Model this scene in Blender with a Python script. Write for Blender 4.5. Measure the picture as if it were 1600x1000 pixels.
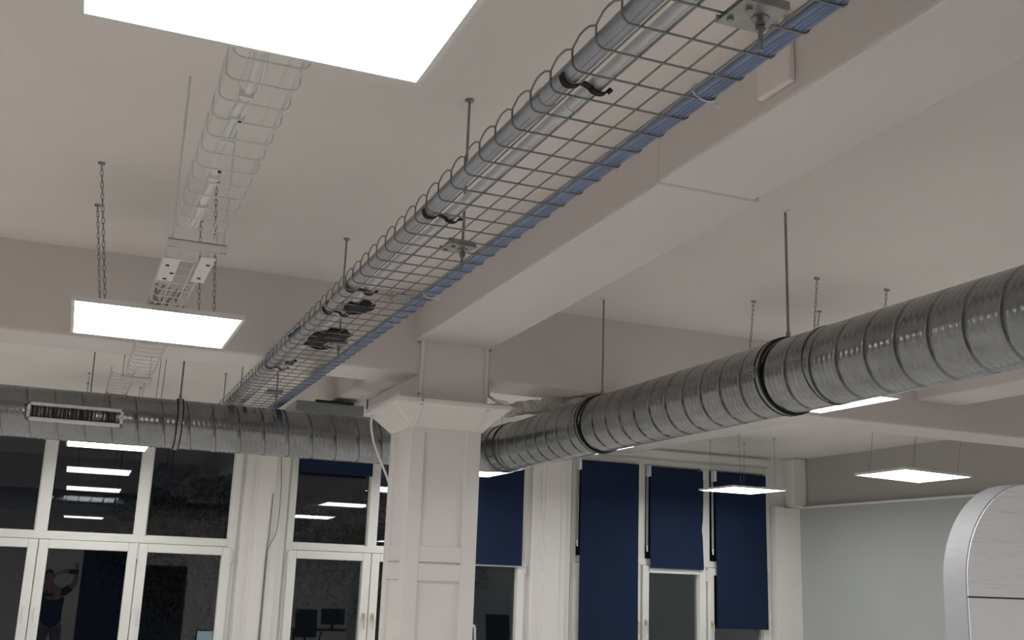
import bpy, math, random
from mathutils import Vector, Matrix
random.seed(7)
for o in list(bpy.data.objects): bpy.data.objects.remove(o)
S = bpy.context.scene
COL = S.collection
H = 1.75                       # eye height: every z below is written relative to it
PI = math.pi

# ------------------------------------------------------------------ camera, world, exposure
cam_d = bpy.data.cameras.new('camera'); cam = bpy.data.objects.new('camera', cam_d); COL.objects.link(cam)
cam_d.sensor_width = 36; cam_d.lens = 1678.73/1600*36; cam_d.clip_start = 0.05
yaw, pitch, roll = math.radians(21.68021), math.radians(13.48073), math.radians(-2.12432)
fwd = Vector((math.sin(yaw)*math.cos(pitch), math.cos(yaw)*math.cos(pitch), math.sin(pitch)))
rgt = Vector((math.cos(yaw), -math.sin(yaw), 0)); dwn = fwd.cross(rgt)
r2 = math.cos(roll)*rgt + math.sin(roll)*dwn; d2 = -math.sin(roll)*rgt + math.cos(roll)*dwn
mw = Matrix((r2, -d2, -fwd)).transposed().to_4x4(); mw.translation = (0, 0, H)
cam.matrix_world = mw
S.camera = cam
W = bpy.data.worlds.new('night'); S.world = W; W.use_nodes = True
W.node_tree.nodes['Background'].inputs[0].default_value = (0.35, 0.45, 0.7, 1)
W.node_tree.nodes['Background'].inputs[1].default_value = 0.006
S.view_settings.view_transform = 'Standard'; S.view_settings.look = 'None'
S.view_settings.exposure = 0.54; S.view_settings.gamma = 1; S.view_settings.use_curve_mapping = False
PANEL_STRENGTH = 9.0

# ------------------------------------------------------------------ materials
def mat(name, col, rough=.6, metal=0., var=0., vscale=6., bump=0., bscale=60., spec=.5, bdist=.002, stretch=None):
    m = bpy.data.materials.new(name); m.use_nodes = True
    nt = m.node_tree; b = nt.nodes['Principled BSDF']
    b.inputs['Base Color'].default_value = (*col, 1); b.inputs['Roughness'].default_value = rough
    b.inputs['Metallic'].default_value = metal; b.inputs['Specular IOR Level'].default_value = spec
    tc = nt.nodes.new('ShaderNodeTexCoord'); src = tc.outputs['Object']
    if stretch:
        mp = nt.nodes.new('ShaderNodeMapping'); mp.inputs['Scale'].default_value = stretch
        nt.links.new(src, mp.inputs[0]); src = mp.outputs[0]
    if var:
        n = nt.nodes.new('ShaderNodeTexNoise'); n.inputs['Scale'].default_value = vscale; n.inputs['Detail'].default_value = 4
        nt.links.new(src, n.inputs['Vector'])
        r = nt.nodes.new('ShaderNodeValToRGB')
        r.color_ramp.elements[0].position = .3; r.color_ramp.elements[1].position = .7
        r.color_ramp.elements[0].color = (*[max(0, c*(1-var)) for c in col], 1)
        r.color_ramp.elements[1].color = (*[min(1, c*(1+var)) for c in col], 1)
        nt.links.new(n.outputs['Fac'], r.inputs[0]); nt.links.new(r.outputs[0], b.inputs['Base Color'])
    if bump:
        n2 = nt.nodes.new('ShaderNodeTexNoise'); n2.inputs['Scale'].default_value = bscale; n2.inputs['Detail'].default_value = 3
        nt.links.new(src, n2.inputs['Vector'])
        bp = nt.nodes.new('ShaderNodeBump'); bp.inputs['Strength'].default_value = bump; bp.inputs['Distance'].default_value = bdist
        nt.links.new(n2.outputs['Fac'], bp.inputs['Height']); nt.links.new(bp.outputs[0], b.inputs['Normal'])
    return m

M = {}
M['ceiling'] = mat('ceiling_paint', (.86, .81, .785), .75, var=.03, vscale=1.2, bump=.25, bscale=9, bdist=.006)
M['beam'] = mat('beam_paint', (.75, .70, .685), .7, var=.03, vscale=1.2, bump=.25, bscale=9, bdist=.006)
M['wall'] = mat('wall_paint', (.84, .83, .80), .65, var=.02, vscale=1.5, bump=.2, bscale=14, bdist=.004)
M['wall_shaded'] = mat('shaded_wall_paint', (.50, .48, .46), .7, var=.02, vscale=2)  # right wall above the lamp level: its shade is put into a darker colour
M['wall_grey'] = mat('grey_wall_paint', (.46, .49, .48), .6, var=.03, vscale=1.2, bump=.1, bscale=20)
M['column'] = mat('column_paint', (.85, .82, .80), .5, var=.02, vscale=3, bump=.25, bscale=25, bdist=.003)
M['frame'] = mat('window_frame_paint', (.84, .85, .82), .38, var=.02, vscale=4, bump=.08, bscale=40)
M['floor'] = mat('floor_vinyl', (.72, .70, .67), .45, var=.06, vscale=2)
M['white_metal'] = mat('white_powder_coat', (.80, .79, .78), .4, var=.02, vscale=8)
M['white_plastic'] = mat('white_plastic', (.82, .82, .82), .4, var=.02, vscale=10)
M['zinc'] = mat('zinc_wire', (.27, .275, .26), .42, metal=.75, var=.12, vscale=30)
M['steel'] = mat('threaded_rod_steel', (.30, .30, .29), .45, metal=.7, var=.1, vscale=60)
M['plate'] = mat('bracket_steel', (.33, .34, .33), .4, metal=.8, var=.15, vscale=20, bump=.1, bscale=80)
M['rubber'] = mat('black_rubber', (.012, .012, .014), .6, var=.2, vscale=30)
M['velcro'] = mat('black_velcro', (.008, .008, .01), .85, var=.2, vscale=80, bump=.4, bscale=400)
M['pipe_grey'] = mat('grey_conduit', (.40, .42, .48), .35, var=.04, vscale=5)
M['pipe_white'] = mat('white_conduit', (.74, .75, .77), .3, var=.03, vscale=5)
M['blue'] = mat('blue_cable', (.17, .225, .38), .42, var=.15, vscale=10)
M['blue_pale'] = mat('pale_blue_cable', (.24, .31, .48), .45, var=.15, vscale=10)
M['navy'] = mat('navy_blind_fabric', (.010, .022, .060), .85, spec=.25, var=.08, vscale=3, bump=.15, bscale=300, stretch=(1, 1, 1))
M['dark'] = mat('dark_metal', (.015, .015, .018), .5, var=.2, vscale=20)
M['blade'] = mat('grille_blade_metal', (.24, .24, .24), .4, metal=.6, var=.2, vscale=30)
M['grey_panel'] = mat('grey_metal_box', (.34, .37, .36), .45, metal=.3, var=.06, vscale=5)
M['wrap'] = mat('crumpled_wrap', (.80, .79, .72), .3, var=.18, vscale=30, bump=1., bscale=60, bdist=.01)
M['cable_grey'] = mat('grey_cable', (.22, .21, .20), .5, var=.1, vscale=20)
M['cream_handle'] = mat('cream_handle', (.62, .56, .40), .35, var=.1, vscale=20)
M['skin'] = mat('skin', (.45, .28, .21), .5, var=.08, vscale=20)
M['shirt'] = mat('navy_shirt', (.012, .016, .05), .85, var=.15, vscale=12, bump=.3, bscale=120)
M['trousers'] = mat('grey_trousers', (.16, .17, .19), .85, var=.12, vscale=12, bump=.3, bscale=120)
M['hair'] = mat('dark_hair', (.02, .016, .012), .7, var=.3, vscale=60, bump=.5, bscale=150)
M['foliage'] = mat('night_foliage', (.032, .036, .018), .9, var=.5, vscale=8)
M['bark'] = mat('tree_bark', (.09, .07, .05), .9, var=.3, vscale=20, bump=.6, bscale=40)
M['chair'] = mat('black_upholstery', (.014, .014, .017), .7, var=.2, vscale=20)
M['desk'] = mat('dark_desk', (.03, .03, .032), .5, var=.2, vscale=8)

def galv():
    m = mat('galvanised_steel', (.33, .36, .37), .3, metal=.95)
    nt = m.node_tree; b = nt.nodes['Principled BSDF']; tc = nt.nodes.new('ShaderNodeTexCoord')
    v = nt.nodes.new('ShaderNodeTexVoronoi'); v.inputs['Scale'].default_value = 45
    n = nt.nodes.new('ShaderNodeTexNoise'); n.inputs['Scale'].default_value = 5; n.inputs['Detail'].default_value = 5
    nt.links.new(tc.outputs['Object'], v.inputs['Vector']); nt.links.new(tc.outputs['Object'], n.inputs['Vector'])
    mx = nt.nodes.new('ShaderNodeMix'); mx.data_type = 'RGBA'; mx.inputs[0].default_value = .05
    r = nt.nodes.new('ShaderNodeValToRGB'); r.color_ramp.elements[0].color = (.19, .225, .25, 1); r.color_ramp.elements[1].color = (.26, .30, .325, 1)
    r.color_ramp.elements[0].position = .3; r.color_ramp.elements[1].position = .7
    nt.links.new(n.outputs['Fac'], r.inputs[0]); nt.links.new(r.outputs[0], mx.inputs[6]); nt.links.new(v.outputs['Color'], mx.inputs[7])
    hs = nt.nodes.new('ShaderNodeHueSaturation'); hs.inputs['Saturation'].default_value = .25
    nt.links.new(mx.outputs[2], hs.inputs['Color']); nt.links.new(hs.outputs[0], b.inputs['Base Color'])
    mr = nt.nodes.new('ShaderNodeMapRange'); mr.inputs[3].default_value = .17; mr.inputs[4].default_value = .28
    nt.links.new(n.outputs['Fac'], mr.inputs[0]); nt.links.new(mr.outputs[0], b.inputs['Roughness'])
    n3 = nt.nodes.new('ShaderNodeTexNoise'); n3.inputs['Scale'].default_value = 14; n3.inputs['Detail'].default_value = 2
    nt.links.new(tc.outputs['Object'], n3.inputs['Vector'])
    bp = nt.nodes.new('ShaderNodeBump'); bp.inputs['Strength'].default_value = .3; bp.inputs['Distance'].default_value = .001
    nt.links.new(n3.outputs['Fac'], bp.inputs['Height']); nt.links.new(bp.outputs[0], b.inputs['Normal'])
    return m
M['galv'] = galv()

def woodgrain():
    m = mat('white_woodgrain', (.70, .71, .74), .45)
    nt = m.node_tree; b = nt.nodes['Principled BSDF']; tc = nt.nodes.new('ShaderNodeTexCoord')
    mp = nt.nodes.new('ShaderNodeMapping'); mp.inputs['Scale'].default_value = (3, 3, 110)
    n = nt.nodes.new('ShaderNodeTexNoise'); n.inputs['Scale'].default_value = 1.6; n.inputs['Detail'].default_value = 5; n.inputs['Roughness'].default_value = .7
    nt.links.new(tc.outputs['Object'], mp.inputs[0]); nt.links.new(mp.outputs[0], n.inputs['Vector'])
    r = nt.nodes.new('ShaderNodeValToRGB'); r.color_ramp.elements[0].position = .33; r.color_ramp.elements[1].position = .46
    r.color_ramp.elements[0].color = (.70, .71, .75, 1); r.color_ramp.elements[1].color = (.90, .91, .95, 1)
    nt.links.new(n.outputs['Fac'], r.inputs[0]); nt.links.new(r.outputs[0], b.inputs['Base Color'])
    return m
M['woodgrain'] = woodgrain()
M['edge'] = mat('cabinet_side_dimmed', (.42, .43, .455), .5, var=.02, vscale=4)  # side darkened and front panels lightened in colour to balance the lamp light
M['laminate'] = mat('white_laminate', (.90, .91, .95), .4, var=.01, vscale=4)

def glass():
    m = bpy.data.materials.new('window_glass'); m.use_nodes = True; nt = m.node_tree; nt.nodes.clear()
    out = nt.nodes.new('ShaderNodeOutputMaterial'); mix = nt.nodes.new('ShaderNodeMixShader')
    fr = nt.nodes.new('ShaderNodeFresnel'); fr.inputs[0].default_value = 1.52
    mu = nt.nodes.new('ShaderNodeMath'); mu.operation = 'MULTIPLY'; mu.inputs[1].default_value = 2.0; mu.use_clamp = True
    tr = nt.nodes.new('ShaderNodeBsdfTransparent'); tr.inputs[0].default_value = (.8, .84, .82, 1)
    gl = nt.nodes.new('ShaderNodeBsdfGlossy'); gl.inputs['Roughness'].default_value = 0.0; gl.inputs[0].default_value = (.92, .96, 1, 1)
    nt.links.new(fr.outputs[0], mu.inputs[0]); nt.links.new(mu.outputs[0], mix.inputs[0])
    nt.links.new(tr.outputs[0], mix.inputs[1]); nt.links.new(gl.outputs[0], mix.inputs[2]); nt.links.new(mix.outputs[0], out.inputs[0])
    return m
M['glass'] = glass()
def emis(name, col, s):
    m = bpy.data.materials.new(name); m.use_nodes = True; nt = m.node_tree; nt.nodes.clear()
    out = nt.nodes.new('ShaderNodeOutputMaterial'); e = nt.nodes.new('ShaderNodeEmission')
    e.inputs[0].default_value = (*col, 1); e.inputs[1].default_value = s
    nt.links.new(e.outputs[0], out.inputs[0]); return m
M['light'] = emis('led_diffuser', (1, .985, .96), PANEL_STRENGTH)
M['screen'] = emis('monitor_screen', (.75, .95, 1), 1.6)

# ------------------------------------------------------------------ helpers
ORG = {}
def link(o, parent):
    COL.objects.link(o)
    if parent is not None: o.parent = parent
    return o
def tag(o, label=None, cat=None, group=None, kind=None):
    if label: o['label'] = label
    if cat: o['category'] = cat
    if group: o['group'] = group
    if kind: o['kind'] = kind
    return o
def thing(name, label, cat, loc=(0, 0, 0), group=None):
    o = bpy.data.objects.new(name, None); COL.objects.link(o); o.empty_display_size = .05
    o.location = (loc[0], loc[1], loc[2]+H); ORG[o.name] = Vector(loc)
    return tag(o, label, cat, group)
class MB:
    def __init__(s): s.v = []; s.f = []; s.sm = []
    def add(s, vs, fs, smooth=False):
        n = len(s.v); s.v += [tuple(v) for v in vs]
        for f in fs: s.f.append([i+n for i in f]); s.sm.append(smooth)
        return s
    def box(s, x0, x1, y0, y1, z0, z1):
        return s.add([(x0,y0,z0),(x1,y0,z0),(x1,y1,z0),(x0,y1,z0),(x0,y0,z1),(x1,y0,z1),(x1,y1,z1),(x0,y1,z1)],
                     [(0,3,2,1),(4,5,6,7),(0,1,5,4),(1,2,6,5),(2,3,7,6),(3,0,4,7)])
    def cbox(s, c, size, rz=0., rx=0., ry=0.):
        R = Matrix.Rotation(rz, 3, 'Z') @ Matrix.Rotation(ry, 3, 'Y') @ Matrix.Rotation(rx, 3, 'X'); c = Vector(c)
        vs = [c + R @ Vector((sx*size[0]/2, sy*size[1]/2, sz*size[2]/2)) for sz in (-1,1) for sx, sy in ((-1,-1),(1,-1),(1,1),(-1,1))]
        return s.add(vs, [(0,3,2,1),(4,5,6,7),(0,1,5,4),(1,2,6,5),(2,3,7,6),(3,0,4,7)])
    def tube(s, pts, r, n=8, closed=False, cap=True, flat=1.):
        pts = [Vector(p) for p in pts]; m = len(pts); rs = r if isinstance(r, (list, tuple)) else [r]*m
        if closed: T = [(pts[(i+1) % m]-pts[i-1]).normalized() for i in range(m)]
        else: T = [(pts[min(i+1, m-1)]-pts[max(i-1, 0)]).normalized() for i in range(m)]
        ref = Vector((0, 0, 1)) if abs(T[0].z) < .9 else Vector((1, 0, 0))
        u = T[0].cross(ref).normalized(); vs = []
        for i in range(m):
            u = (u - T[i]*u.dot(T[i])).normalized(); w = T[i].cross(u)
            for k in range(n):
                a = 2*PI*k/n; vs.append(pts[i] + rs[i]*(math.cos(a)*u + flat*math.sin(a)*w))
        fs = []
        for i in range(m if closed else m-1):
            j = (i+1) % m
            for k in range(n): fs.append((i*n+k, i*n+(k+1) % n, j*n+(k+1) % n, j*n+k))
        s.add(vs, fs, True)
        if cap and not closed: s.add(vs[:n], [tuple(range(n))[::-1]]); s.add(vs[-n:], [tuple(range(n))])
        return s
    def cyl(s, a, b, r, n=12): return s.tube([a, b], r, n)
    def band(s, c, axis, r0, r1, w, n=48, a0=0., a1=2*PI):
        # ring with a rectangular section; axis 'x' or 'y'
        c = Vector(c); vs = []; full = abs(a1-a0-2*PI) < 1e-6; m = n if full else n+1
        for k in range(m):
            a = a0+(a1-a0)*k/n; d = Vector((math.cos(a), 0, math.sin(a))) if axis == 'y' else Vector((0, math.cos(a), math.sin(a)))
            ax = Vector((0, 1, 0)) if axis == 'y' else Vector((1, 0, 0))
            for rr, t in ((r0, -.5), (r1, -.5), (r1, .5), (r0, .5)): vs.append(c+d*rr+ax*(w*t))
        fs = []
        for k in range(n):
            j = (k+1) % m
            for q in range(4): fs.append((k*4+q, k*4+(q+1) % 4, j*4+(q+1) % 4, j*4+q))
        s.add(vs, fs, False)
        if not full: s.add(vs[:4], [(0,1,2,3)]); s.add(vs[-4:], [(3,2,1,0)])
        return s
    def prism(s, prof, y0, y1, axis='y'):
        n = len(prof)
        if axis == 'y': vs = [(a, y0, b) for a, b in prof]+[(a, y1, b) for a, b in prof]
        elif axis == 'x': vs = [(y0, a, b) for a, b in prof]+[(y1, a, b) for a, b in prof]
        else: vs = [(a, b, y0) for a, b in prof]+[(a, b, y1) for a, b in prof]
        return s.add(vs, [tuple(range(n)), tuple(range(2*n-1, n-1, -1))]+[(i, i+n, (i+1) % n+n, (i+1) % n) for i in range(n)])
    def mesh(s, name, m, org=Vector((0, 0, 0)), hz=0.):
        me = bpy.data.meshes.new(name)
        me.from_pydata([(v[0]-org[0], v[1]-org[1], v[2]-org[2]+hz) for v in s.v], [], s.f)
        me.polygons.foreach_set('use_smooth', s.sm)
        if isinstance(m, str): m = M[m]
        me.materials.append(m); me.update()
        import bmesh
        b = bmesh.new(); b.from_mesh(me); bmesh.ops.recalc_face_normals(b, faces=b.faces); b.to_mesh(me); b.free()
        return me
    def build(s, name, m, parent=None, bevel=0., label=None):
        if parent is None: me = s.mesh(name, m, hz=H); org = None
        else: org = ORG[parent.name]; me = s.mesh(name, m, org)
        o = link(bpy.data.objects.new(name, me), parent)
        ORG[o.name] = Vector((0, 0, -H)) if parent is None else org
        if bevel:
            bv = o.modifiers.new('bevel', 'BEVEL'); bv.width = bevel; bv.segments = 2; bv.limit_method = 'ANGLE'
        if label: o['label'] = label
        return o
# a top-level single mesh has its origin at the world origin: its children use the same frame
def structure(name, mb, m, bevel=0.):
    o = mb.build(name, m, None, bevel); o['kind'] = 'structure'; return o
def inst(name, me, parent, loc):
    o = bpy.data.objects.new(name, me); COL.objects.link(o); o.parent = parent; o.location = loc; return o
def smooth(pts, n=6):
    """Catmull-Rom through pts"""
    P = [Vector(p) for p in pts]; out = []
    for i in range(len(P)-1):
        a, b, c, d = P[max(i-1, 0)], P[i], P[i+1], P[min(i+2, len(P)-1)]
        for k in range(n):
            t = k/n; out.append(.5*((2*b)+(c-a)*t+(2*a-5*b+4*c-d)*t*t+(3*b-a-3*c+d)*t**3))
    out.append(P[-1]); return out

# ------------------------------------------------------------------ room shell
CZ, DW, XR, XL, YB, FZ = 1.39, 10.0, 7.45, -5.2, -6.2, -H
structure('floor', MB().box(XL-.2, XR+.2, YB-.2, DW+.3, FZ-.1, FZ), 'floor')
structure('ceiling', MB().box(XL-.2, XR+.2, YB-.2, DW+.3, CZ, CZ+.15), 'ceiling')
structure('wall_left', MB().box(XL-.2, XL, YB-.2, DW+.3, FZ, CZ), 'wall')
structure('wall_right', MB().box(XR, XR+.2, YB-.2, DW+.3, FZ, CZ), 'wall_shaded')
structure('trim_1', MB().box(7.39, XR, YB, 9.88, FZ, .845), 'wall_grey')
structure('trim_9', MB().box(7.375, XR, YB, 9.88, .845, .867), 'wall', bevel=.004)
structure('trim_2', MB().box(7.26, XR, 9.8, 9.98, .855, CZ), 'wall', bevel=.02)
structure('trim_3', MB().box(7.07, 7.42, 9.86, 10.0, FZ, .85), 'wall')
# back wall with a dark opening and a navy covered bay (seen mirrored in the panes)
structure('wall_back', MB().box(XL, .4, YB-.2, YB, FZ, CZ).box(.4, 3.3, YB-.2, YB, .9, CZ).box(1.4, 3.3, YB-.2, YB, .2, .9).box(3.3, XR, YB-.2, YB, FZ, CZ), 'wall')
structure('door_1', MB().box(1.4, 3.3, YB-.15, YB-.1, FZ, .2), 'dark')
bl = thing('roller_blind', 'wide navy blind on the wall behind the photographer, mirrored in the left window', 'blind', (.86, YB, .9))
MB().box(.4, 1.4, YB-.03, YB-.02, FZ+.02, .9).build('blind_fabric', 'navy', bl); MB().cyl((.4, YB-.03, .88), (1.4, YB-.03, .88), .02).build('roller_tube', 'white_metal', bl)

# beams
structure('beam', MB().box(XL, XR, 5.10, 5.44, .978, CZ+.05), 'beam', bevel=.012)
b2 = MB().box(1.51, 1.85, YB, 2.66, 1.165, CZ+.05)
b2.add([(1.51,2.65,1.158),(1.868,2.65,1.158),(1.92,5.12,1.145),(1.51,5.12,1.145),(1.51,2.65,CZ+.05),(1.875,2.65,CZ+.05),(1.92,5.12,CZ+.05),(1.51,5.12,CZ+.05)],
       [(0,3,2,1),(4,5,6,7),(0,1,5,4),(1,2,6,5),(2,3,7,6),(3,0,4,7)])
structure('beam', b2, 'beam', bevel=.01)
structure('beam', MB().box(4.70, 5.05, YB, 5.1, 1.14, CZ+.05), 'beam', bevel=.01)
structure('beam', MB().box(1.51, 1.86, 5.44, 9.9, 1.09, CZ+.05), 'beam', bevel=.01)
structure('beam', MB().box(4.9, 5.32, 5.40, 9.98, 1.30, CZ+.05), 'beam', bevel=.008)

# column: core, stiles and rails that leave recessed fields, capital, neck
cx0, cx1, cy0, cy1 = 1.51, 1.88, 5.09, 5.46
c = MB().box(cx0+.016, cx1-.016, cy0+.016, cy1-.016, FZ, .73)
zs = [(.685, .73), (.06, .135), (-.03, .052), (-.99, -.90), (FZ, FZ+.2)]
for z0, z1 in zs:
    c.box(cx0+.003, cx1-.003, cy0+.003, cy1-.003, z0, z1)
for x0, x1 in ((cx0, cx0+.075), (cx1-.08, cx1)):
    for y0, y1 in ((cy0, cy0+.075), (cy1-.075, cy1)):
        c.box(x0, x1, y0, y1, FZ, .73)
column = structure('column', c, 'column', bevel=.005)
cap = MB()
def ring(x0, x1, y0, y1, z): return [(x0, y0, z), (x1, y0, z), (x1, y1, z), (x0, y1, z)]
A = ring(cx0, cx1, cy0, cy1, .71); B = ring(1.405, 1.975, 4.985, 5.52, .805); C = ring(1.39, 1.99, 4.97, 5.53, .815); D = ring(1.39, 1.99, 4.97, 5.53, .838)
cap.add(A+B+C+D, [(k*4+i, k*4+(i+1) % 4, (k+1)*4+(i+1) % 4, (k+1)*4+i) for k in range(3) for i in range(4)]+[(12, 13, 14, 15), (0, 3, 2, 1)])
co = cap.build('capital', 'column', column, bevel=.004)
rb = MB()
for x in (cx0+.012, cx1-.012): rb.tube([(x, cy0-.002, .712), (x, 4.98, .808)], .011, 6)
for y in (cy0+.012,): rb.tube([(cx0-.002, y, .712), (1.40, y, .808)], .011, 6); rb.tube([(cx1+.002, y, .712), (1.98, y, .808)], .011, 6)
rb.build('capital_rib', 'column', column)
nk = MB().box(1.54, 1.90, 5.095, 5.46, .838, 1.15)
nk.build('column_neck', 'column', column, bevel=.006)
for x in (1.548, 1.892):
    o = MB().cyl((x, 5.088, .838), (x, 5.088, 1.146), .011, 10).build('corner_bead', 'column', column)
for p in ((1.528, 5.06, .87), (1.523, 5.085, 1.135), (1.908, 5.085, 1.135), (1.525, 4.972, .826)):
    MB().cyl(p, (p[0], p[1]-.006, p[2]), .007, 8).build('screw_head', 'plate', column)

# ------------------------------------------------------------------ window wall
def piece(mb, x0, x1, z0, z1, y0=9.95, y1=10.06): return mb.box(x0, x1, y0, y1, z0, z1)
wf = MB()
WIN = [(-1.02, 1.40), (1.84, 4.20), (4.68, 7.06)]
edges = [XL]+[e for w in WIN for e in w]+[XR]
wf.box(XL, -1.02, 9.97, 10.2, FZ, CZ).box(1.40, 1.84, 9.97, 10.2, FZ, CZ).box(4.20, 4.68, 9.97, 10.2, FZ, CZ).box(7.06, XR, 9.97, 10.2, FZ, CZ)
for a, b in WIN: wf.box(a, b, 9.97, 10.2, 1.26, CZ).box(a, b, 9.97, 10.2, FZ, -1.35)
structure('wall_front', wf, 'wall')
structure('trim_4', MB().box(4.5, 7.07, 9.93, 9.98, 1.285, 1.36), 'wall', bevel=.006)
# stepped pilasters between the windows
n = 5
for a, b in ((1.40, 1.84), (4.20, 4.68)):
    w = b-a
    mb = MB().box(a+.06*w, b-.06*w, 9.90, 9.975, FZ, CZ).box(a+.24*w, b-.2*w, 9.86, 9.91, FZ, CZ).box(a+.30*w, b-.34*w, 9.845, 9.87, FZ, CZ)
    structure('trim_%d' % n, mb, 'wall', bevel=.008); n += 1
TILT = .0066
def pane(parent, x0, x1, z0, z1, yc, TILT=.0066):
    zc, xc = (z0+z1)/2, (x0+x1)/2; h = (z1-z0)/2; e = .008
    vs = []
    for dy in (0, .006):
        for x, z in ((x0, -h), (x1, -h), (x1, h), (x0, h)):
            vs.append((x, yc+dy+math.sin(TILT)*z, zc+z))
    return MB().add([vs[0], vs[1], vs[2], vs[3]], [(0, 1, 2, 3)]).build('pane', 'glass', parent)
def window(idx, fr, lights, ztop, handles, brass=False):
    """fr: outer x range; lights: [(x0,x1)] clear upper panes; sashes sit under them"""
    a, b = fr
    m = MB()
    piece(m, a, lights[0][0], -1.35, 1.26); piece(m, lights[-1][1], b, -1.35, 1.26)
    piece(m, lights[0][0], lights[-1][1], ztop, 1.26); piece(m, lights[0][0], lights[-1][1], -1.35, -1.28)
    w = structure('window_%d' % idx, m, 'frame', bevel=.006)
    piece(MB(), lights[0][0], lights[-1][1], .175, .237).build('transom', 'frame', w, bevel=.006)
    for i in range(len(lights)-1):
        piece(MB(), lights[i][1], lights[i+1][0], .23, ztop, 9.955, 10.05).build('mullion', 'frame', w, bevel=.006)
        piece(MB(), lights[i][1]+.02, lights[i+1][0]-.02, -1.3, .18, 9.975, 10.05).build('mullion', 'frame', w)
    for i, (x0, x1) in enumerate(lights):
        pane(w, x0-.005, x1+.005, .23, ztop+.005, 10.02, .012)
        # thin inner bead of the upper light
        bd = MB()
        for q in ((x0, x0+.008, .237, ztop), (x1-.008, x1, .237, ztop), (x0, x1, .237, .245), (x0, x1, ztop-.008, ztop)): bd.box(q[0], q[1], 9.985, 10.0, q[2], q[3])
        bd.build('glazing_bead', 'frame', w)
        sx0 = x0-.043 if i else x0-.035; sx1 = x1+.041 if i < len(lights)-1 else x1+.035
        g0, g1, gt = sx0+.077, sx1-.077, .10
        sm = MB()
        for q in ((sx0, g0, -1.28, .172), (g1, sx1, -1.28, .172), (g0, g1, gt, .172), (g0, g1, -1.28, -1.18)):
            sm.box(q[0], q[1], 9.925, 10.03, q[2], q[3])
        sash = sm.build('sash', 'frame', w, bevel=.007)
        pane(sash, g0-.005, g1+.005, -1.185, gt+.005, 9.99)
        for side in handles[i]:
            hx = g0-.037 if side == 'l' else g1+.037
            hm = MB().cbox((hx, 9.917, -.39), (.022, .014, .055)).tube([(hx, 9.915, -.385), (hx, 9.885, -.385), (hx, 9.88, -.40), (hx, 9.88, -.50)], [.007, .008, .009, .007], 8)
            hm.build('handle', 'cream_handle' if brass else 'white_plastic', sash)
        for side in ('l', 'r'):
            if (side == 'l' and i == 1) or (side == 'r' and i == 0) : continue
            hx = sx0-.002 if side == 'l' else sx1+.002
            if (side == 'l') == ('l' in handles[i]) and handles[i]: continue
            MB().cyl((hx, 9.918, .04), (hx, 9.918, .15), .009, 8).build('hinge', 'white_metal', sash)
    return w
w1 = window(1, (-1.02, 1.40), [(-.945, -.255), (-.165, .535), (.625, 1.327)], 1.20, ['r', 'l', 'l'])
w2 = window(2, (1.84, 4.20), [(1.90, 2.592), (2.682, 3.374), (3.462, 4.143)], 1.20, ['r', 'l', 'l'], True)
w3 = window(3, (4.68, 7.06), [(4.735, 5.42), (5.525, 6.195), (6.30, 6.985)], 1.20, ['r', 'l', 'l'], True)

# roller blinds
def blind(x0, x1, zt, zb, label, chain=None, y=9.905, wavy=False):
    t = thing('roller_blind', label, 'blind', ((x0+x1)/2, y, zt), 'navy roller blinds on the windows')
    MB().cyl((x0, y+.012, zt-.022), (x1, y+.012, zt-.022), .021, 16).build('roller_tube', 'navy', t)
    n = 24; f = MB(); vs = []
    for dy in (0, .002):
        for k in range(n+1):
            s = k/n; z = zt-.02-(zt-.02-zb)*s
            for xx, sg in ((x0, -1), (x1, 1)):
                b = (.006*math.sin(s*7)-.01*math.exp(-((s-.6)/.06)**2)) if wavy and sg > 0 else 0
                vs.append((xx+b, y-.008+dy+.004*math.sin(s*5), z))
    o = (n+1)*2
    fs = [(2*k, 2*k+1, 2*k+3, 2*k+2) for k in range(n)]+[(o+2*k, o+2*k+2, o+2*k+3, o+2*k+1) for k in range(n)]
    f.add(vs, fs, True).build('blind_fabric', 'navy', t)
    MB().box(x0, x1, y-.013, y+.001, zb-.016, zb+.006).build('bottom_bar', 'navy', t)
    for x in (x0, x1):
        s = -1 if x == x0 else 1
        MB().box(min(x, x+s*.03), max(x, x+s*.03), y-.02, y+.045, zt-.10, zt+.012).build('bracket', 'white_plastic', t, bevel=.004)
    if chain:
        cx, zc = chain
        pts = [(cx-.007, y+.02, zt-.03), (cx-.007, y+.02, zc+.02), (cx, y+.02, zc), (cx+.007, y+.02, zc+.02), (cx+.007, y+.02, zt-.03)]
        MB().tube(pts, .0028, 6).build('pull_chain', 'white_plastic', t)
        MB().cyl((cx, y+.015, zc-.02), (cx, y+.015, zc+.04), .008, 8).build('chain_weight', 'white_plastic', t)
    return t
blind(4.745, 5.405, 1.19, -1.2, 'navy roller blind drawn full length, first light of the right window', (4.725, .35), y=9.885)
blind(5.555, 6.185, 1.178, .165, 'navy roller blind covering only the upper pane above the sash handle', (5.53, .33), wavy=True)
blind(6.335, 6.965, 1.175, -.42, 'navy roller blind behind the thin lit panel, ending just above the frame bottom', (6.305, .33), y=9.885)
blind(3.47, 4.13, 1.19, .13, 'navy roller blind just right of the white column, white bar below it')
blind(1.905, 2.585, 1.19, .89, 'navy roller blind rolled up high under the duct, left of the white column')

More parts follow.
